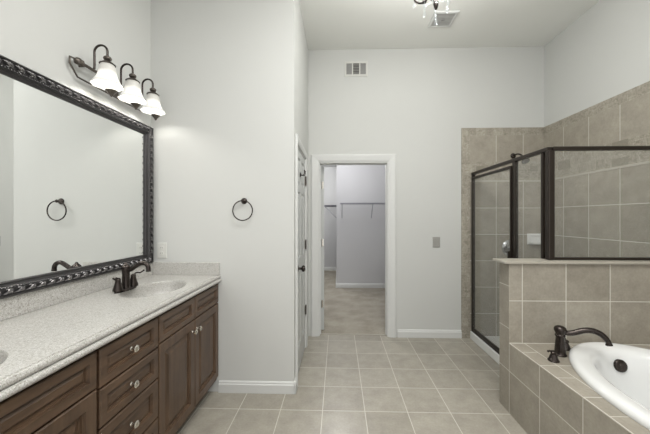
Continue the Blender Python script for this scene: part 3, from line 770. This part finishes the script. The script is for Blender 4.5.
# outlet and switch
ou = thing('outlet_plate', 'white outlet plate on the wall just right of the mirror', 'outlet', (-1.42, YW, 1.135))
bm = NB(); rings_panel(bm, (-1.461, YW-.0005, 1.072), (1,0,0), (0,0,1), (0,-1,0), .080, .124, [(0, 0), (.001, .004), (.004, .006), (.006, .006)]); obj('plate', bm, M['plate'], ou)
for zz in (1.112, 1.156):
    bm = NB(); lathe(bm, [(.017, 0), (.017, .008), (.015, .009), (0, .009)], (-1.421, YW, zz), (0,-1,0), 20); s_ = obj('socket', bm, M['plate'], ou)
    bm = NB(); box(bm, -1.429, -1.427, YW-.0105, YW-.009, zz-.004, zz+.006); box(bm, -1.415, -1.413, YW-.0105, YW-.009, zz-.004, zz+.006); obj('slot', bm, M['slot'], s_)
sw = thing('light_switch', 'double light switch plate on the far wall right of the doorway', 'light switch', (1.145, YB, 1.11))
bm = NB(); rings_panel(bm, (1.103, YB-.0005, 1.050), (1,0,0), (0,0,1), (0,-1,0), .086, .124, [(0, 0), (.001, .004), (.004, .006), (.006, .006)]); obj('plate', bm, M['switch_plate'], sw)
for xx in (1.128, 1.164):
    bm = NB(); box(bm, xx-.010, xx+.010, YB-.0085, YB-.006, 1.085, 1.140); box(bm, xx-.006, xx+.006, YB-.013, YB-.0085, 1.108, 1.130); obj('toggle', bm, M['switch_plate'], sw, bevel=.001)

# wall vent: three louvred sections
av = thing('air_vent', 'white louvred air vent high on the far wall', 'vent', (.21, YB, 3.14))
bm = NB(); vx0, vx1, vz0, vz1 = .076, .348, 3.058, 3.232
ws = [vx0+.022, vx0+.087, vx0+.100, vx0+.172, vx0+.185, vx1-.022]
box(bm, vx0, vx1, YB-.010, YB-.0005, vz0, vz0+.022); box(bm, vx0, vx1, YB-.010, YB-.0005, vz1-.022, vz1)
for a, b in ((vx0, ws[0]), (ws[1], ws[2]), (ws[3], ws[4]), (ws[5], vx1)): box(bm, a, b, YB-.010, YB-.0005, vz0+.022, vz1-.022)
obj('frame', bm, M['plate'], av, bevel=.002)
obj('backing', B(vx0+.01, vx1-.01, YB-.002, YB-.0004, vz0+.01, vz1-.01), M['vent_back'], av)
obj('middle_backing', B(ws[2], ws[3], YB-.0028, YB-.002, vz0+.022, vz1-.022), M['slot'], av)  # darker sheet behind the middle louvres
bm = NB()
for i in range(7):
    x = ws[2]+.002; z = vz0+.026+i*.0185; box(bm, ws[2], ws[3], YB-.008, YB-.003, z, z+.006)
for (a, b) in ((ws[0], ws[1]), (ws[4], ws[5])):
    for i in range(6):
        x = a+.003+i*(b-a-.004)/6; box(bm, x, x+.0065, YB-.008, YB-.003, vz0+.022, vz1-.022)
obj('louvre', bm, M['vent_dark'], av)

# ceiling exhaust fan
ex = thing('exhaust_fan', 'square white exhaust fan grille on the ceiling behind the chandelier', 'vent', (1.04, 2.99, ZC))
bm = NB(); rings_panel(bm, (.925, 2.865, ZC-.0005), (1,0,0), (0,1,0), (0,0,-1), .235, .235, [(0, 0), (.004, .012), (.022, .016), (.028, .010)]); obj('frame', bm, M['trim'], ex)
bm = NB()
for i in range(9): box(bm, .953, 1.132, 2.897+i*.020, 2.906+i*.020, ZC-.014, ZC-.010)
box(bm, 1.026, 1.058, 2.966, 2.998, ZC-.017, ZC-.014)
obj('grille', bm, M['vent_dark'], ex)

# wire shelves in the closet
def wire_shelf(name, label, o, along, out, L, D, z, braces, inset=.0):
    o, al, ou_ = Vector(o), Vector(along), Vector(out)
    t = thing(name, label, 'shelf', tuple(o+Vector((0,0,z)))); up = Vector((0,0,1)); bm = NB()
    r = .0035
    for dd in (.006, D*.5, D): tube(bm, [o+ou_*dd+up*z, o+al*L+ou_*dd+up*z], r, 6)
    tube(bm, [o+ou_*D+up*(z-.028), o+al*L+ou_*D+up*(z-.028)], r, 6)
    nw = int(L/.028)
    for i in range(nw+1):
        p = o+al*(L*i/nw); tube(bm, [p+ou_*.004+up*(z+.003), p+ou_*D+up*(z+.003), p+ou_*(D+.003)+up*(z-.028)], .0016, 4)
    obj('wire_deck', bm, M['wire'], t)
    for bpos in braces:
        bm = NB(); p = o+al*bpos; tube(bm, [p+ou_*(D-.004)+up*(z-.004), p+ou_*.006+up*(z-.285)], .006, 8); obj('brace', bm, M['wire'], t)
    return t
wire_shelf('wire_shelf', 'white wire shelf across the near closet wall, seen through the doorway', (.04, 5.92, 0), (1,0,0), (0,-1,0), 1.45, .30, 1.675, (.04, .62, 1.2))
wire_shelf('wire_shelf', 'white wire shelf in the deep left recess of the closet', (-.03, 6.60, 0), (0,1,0), (-1,0,0), 1.22, .29, 1.675, (.02, .8))

# ------------------------------------------------------------------ chandelier
chx, chy = .665, 2.02
ch = thing('chandelier', 'small bronze chandelier with hanging crystal drops near the ceiling', 'chandelier', (chx, chy, 2.70))
zb = 2.795
bm = NB(); lathe(bm, [(0, 0), (.006, .004), (.013, .020), (.017, .042), (.015, .06), (.010, .072), (.020, .082), (.034, .10), (.036, .115), (.022, .135), (.012, .16), (.015, .20), (.020, .235), (.012, .26), (.008, .33), (.013, .35), (.008, .37), (.006, .44)], (chx-.006, chy, zb), (0,0,1), 20); obj('stem', bm, M['bronze'], ch, smooth=True)
bm = NB(); lathe(bm, [(0, 0), (.055, 0), (.058, -.006), (.045, -.016), (.012, -.028), (0, -.03)], (chx-.006, chy, ZC), (0,0,1), 24); obj('ceiling_canopy', bm, M['bronze'], ch, smooth=True)
bm = NB()
z = zb+.44
k = 0
while z < ZC-.03:
    tube(bm, arc((chx-.006, chy, z+.010), .011, 0, 2*PI, 10, 'xz' if k % 2 else 'yz')[:-1], .0022, 6, closed=True); z += .018; k += 1
obj('chain', bm, M['bronze'], ch, smooth=True)
def crystal(parent, p, s=1.0, long=True):
    bm = NB(); x, y, z = p
    tube(bm, [(x, y, z), (x, y, z-.03*s)], .0008, 4)
    lathe(bm, [(0, -.028*s), (.005*s, -.034*s), (0, -.040*s)], p, (0,0,1), 6)
    lathe(bm, [(0, -.040*s), (.005*s, -.048*s), (.011*s, -.072*s), (.0115*s, -.080*s), (.006*s, -.090*s), (0, -.096*s)], p, (0,0,1), 7)
    obj('crystal_drop', bm, M['crystal'], parent)
zb += .035
na = 6
for i in range(na):
    a = 2*PI*i/na+.26; c, s = math.cos(a), math.sin(a); cx0 = chx-.006
    P = smooth_path([(cx0+c*r, chy+s*r, zb+z) for r, z in ((.018, .11), (.05, .085), (.085, .065), (.125, .078), (.160, .115), (.165, .150))], 5)
    bm = NB(); tube(bm, P, .0062, 8)
    tube(bm, smooth_path([(cx0+c*r, chy+s*r, zb+z) for r, z in ((.085, .066), (.098, .092), (.082, .108), (.066, .098), (.072, .086))], 4), .004, 6)
    lathe(bm, [(0, -.006), (.010, 0), (.016, .010), (0, .02)], (cx0+c*.085, chy+s*.085, zb+.056), (0,0,1), 10)
    am = obj('arm', bm, M['bronze'], ch, smooth=True)
    p = (cx0+c*.165, chy+s*.165, zb+.150)
    bm = NB(); lathe(bm, [(0, 0), (.010, .002), (.030, .010), (.033, .016), (.012, .012), (.010, .030), (.010, .075), (0, .076)], p, (0,0,1), 18); obj('candle_cup', bm, M['bronze'], am, smooth=True)
    bm = NB(); lathe(bm, [(0, .076), (.009, .080), (.014, .098), (.010, .120), (.003, .140), (0, .143)], p, (0,0,1), 12); obj('candle_bulb', bm, M['bulb'], am, smooth=True)
    crystal(ch, (cx0+c*.085, chy+s*.085, zb+.050), 1.0)
    crystal(ch, (cx0+c*.165, chy+s*.165, zb+.140), .8)
zb -= .035
crystal(ch, (chx-.006, chy, zb+.002), 1.1)
for i in range(na):
    bm = NB(); a0_ = 2*PI*i/na+.26; a1_ = a0_+2*PI/na; th_ = []
    for j in range(1, 9):
        t_ = j/9; x = chx-.006+.165*((1-t_)*math.cos(a0_)+t_*math.cos(a1_)); y = chy+.165*((1-t_)*math.sin(a0_)+t_*math.sin(a1_))
        bmesh.ops.create_icosphere(bm, subdivisions=1, radius=.0055, matrix=Matrix.Translation((x, y, zb+.155-.055*math.sin(PI*t_))))
        th_.append((x, y, zb+.155-.055*math.sin(PI*t_)))
    tube(bm, th_, .001, 4)
    bmesh.ops.translate(bm, verts=bm.verts, vec=(0, 0, .035)); obj('crystal_garland', bm, M['crystal'], ch)
light('chandelier_glow', 'POINT', (chx, chy, 3.02), CHAND_W, .16, (1.0,.99,.96))
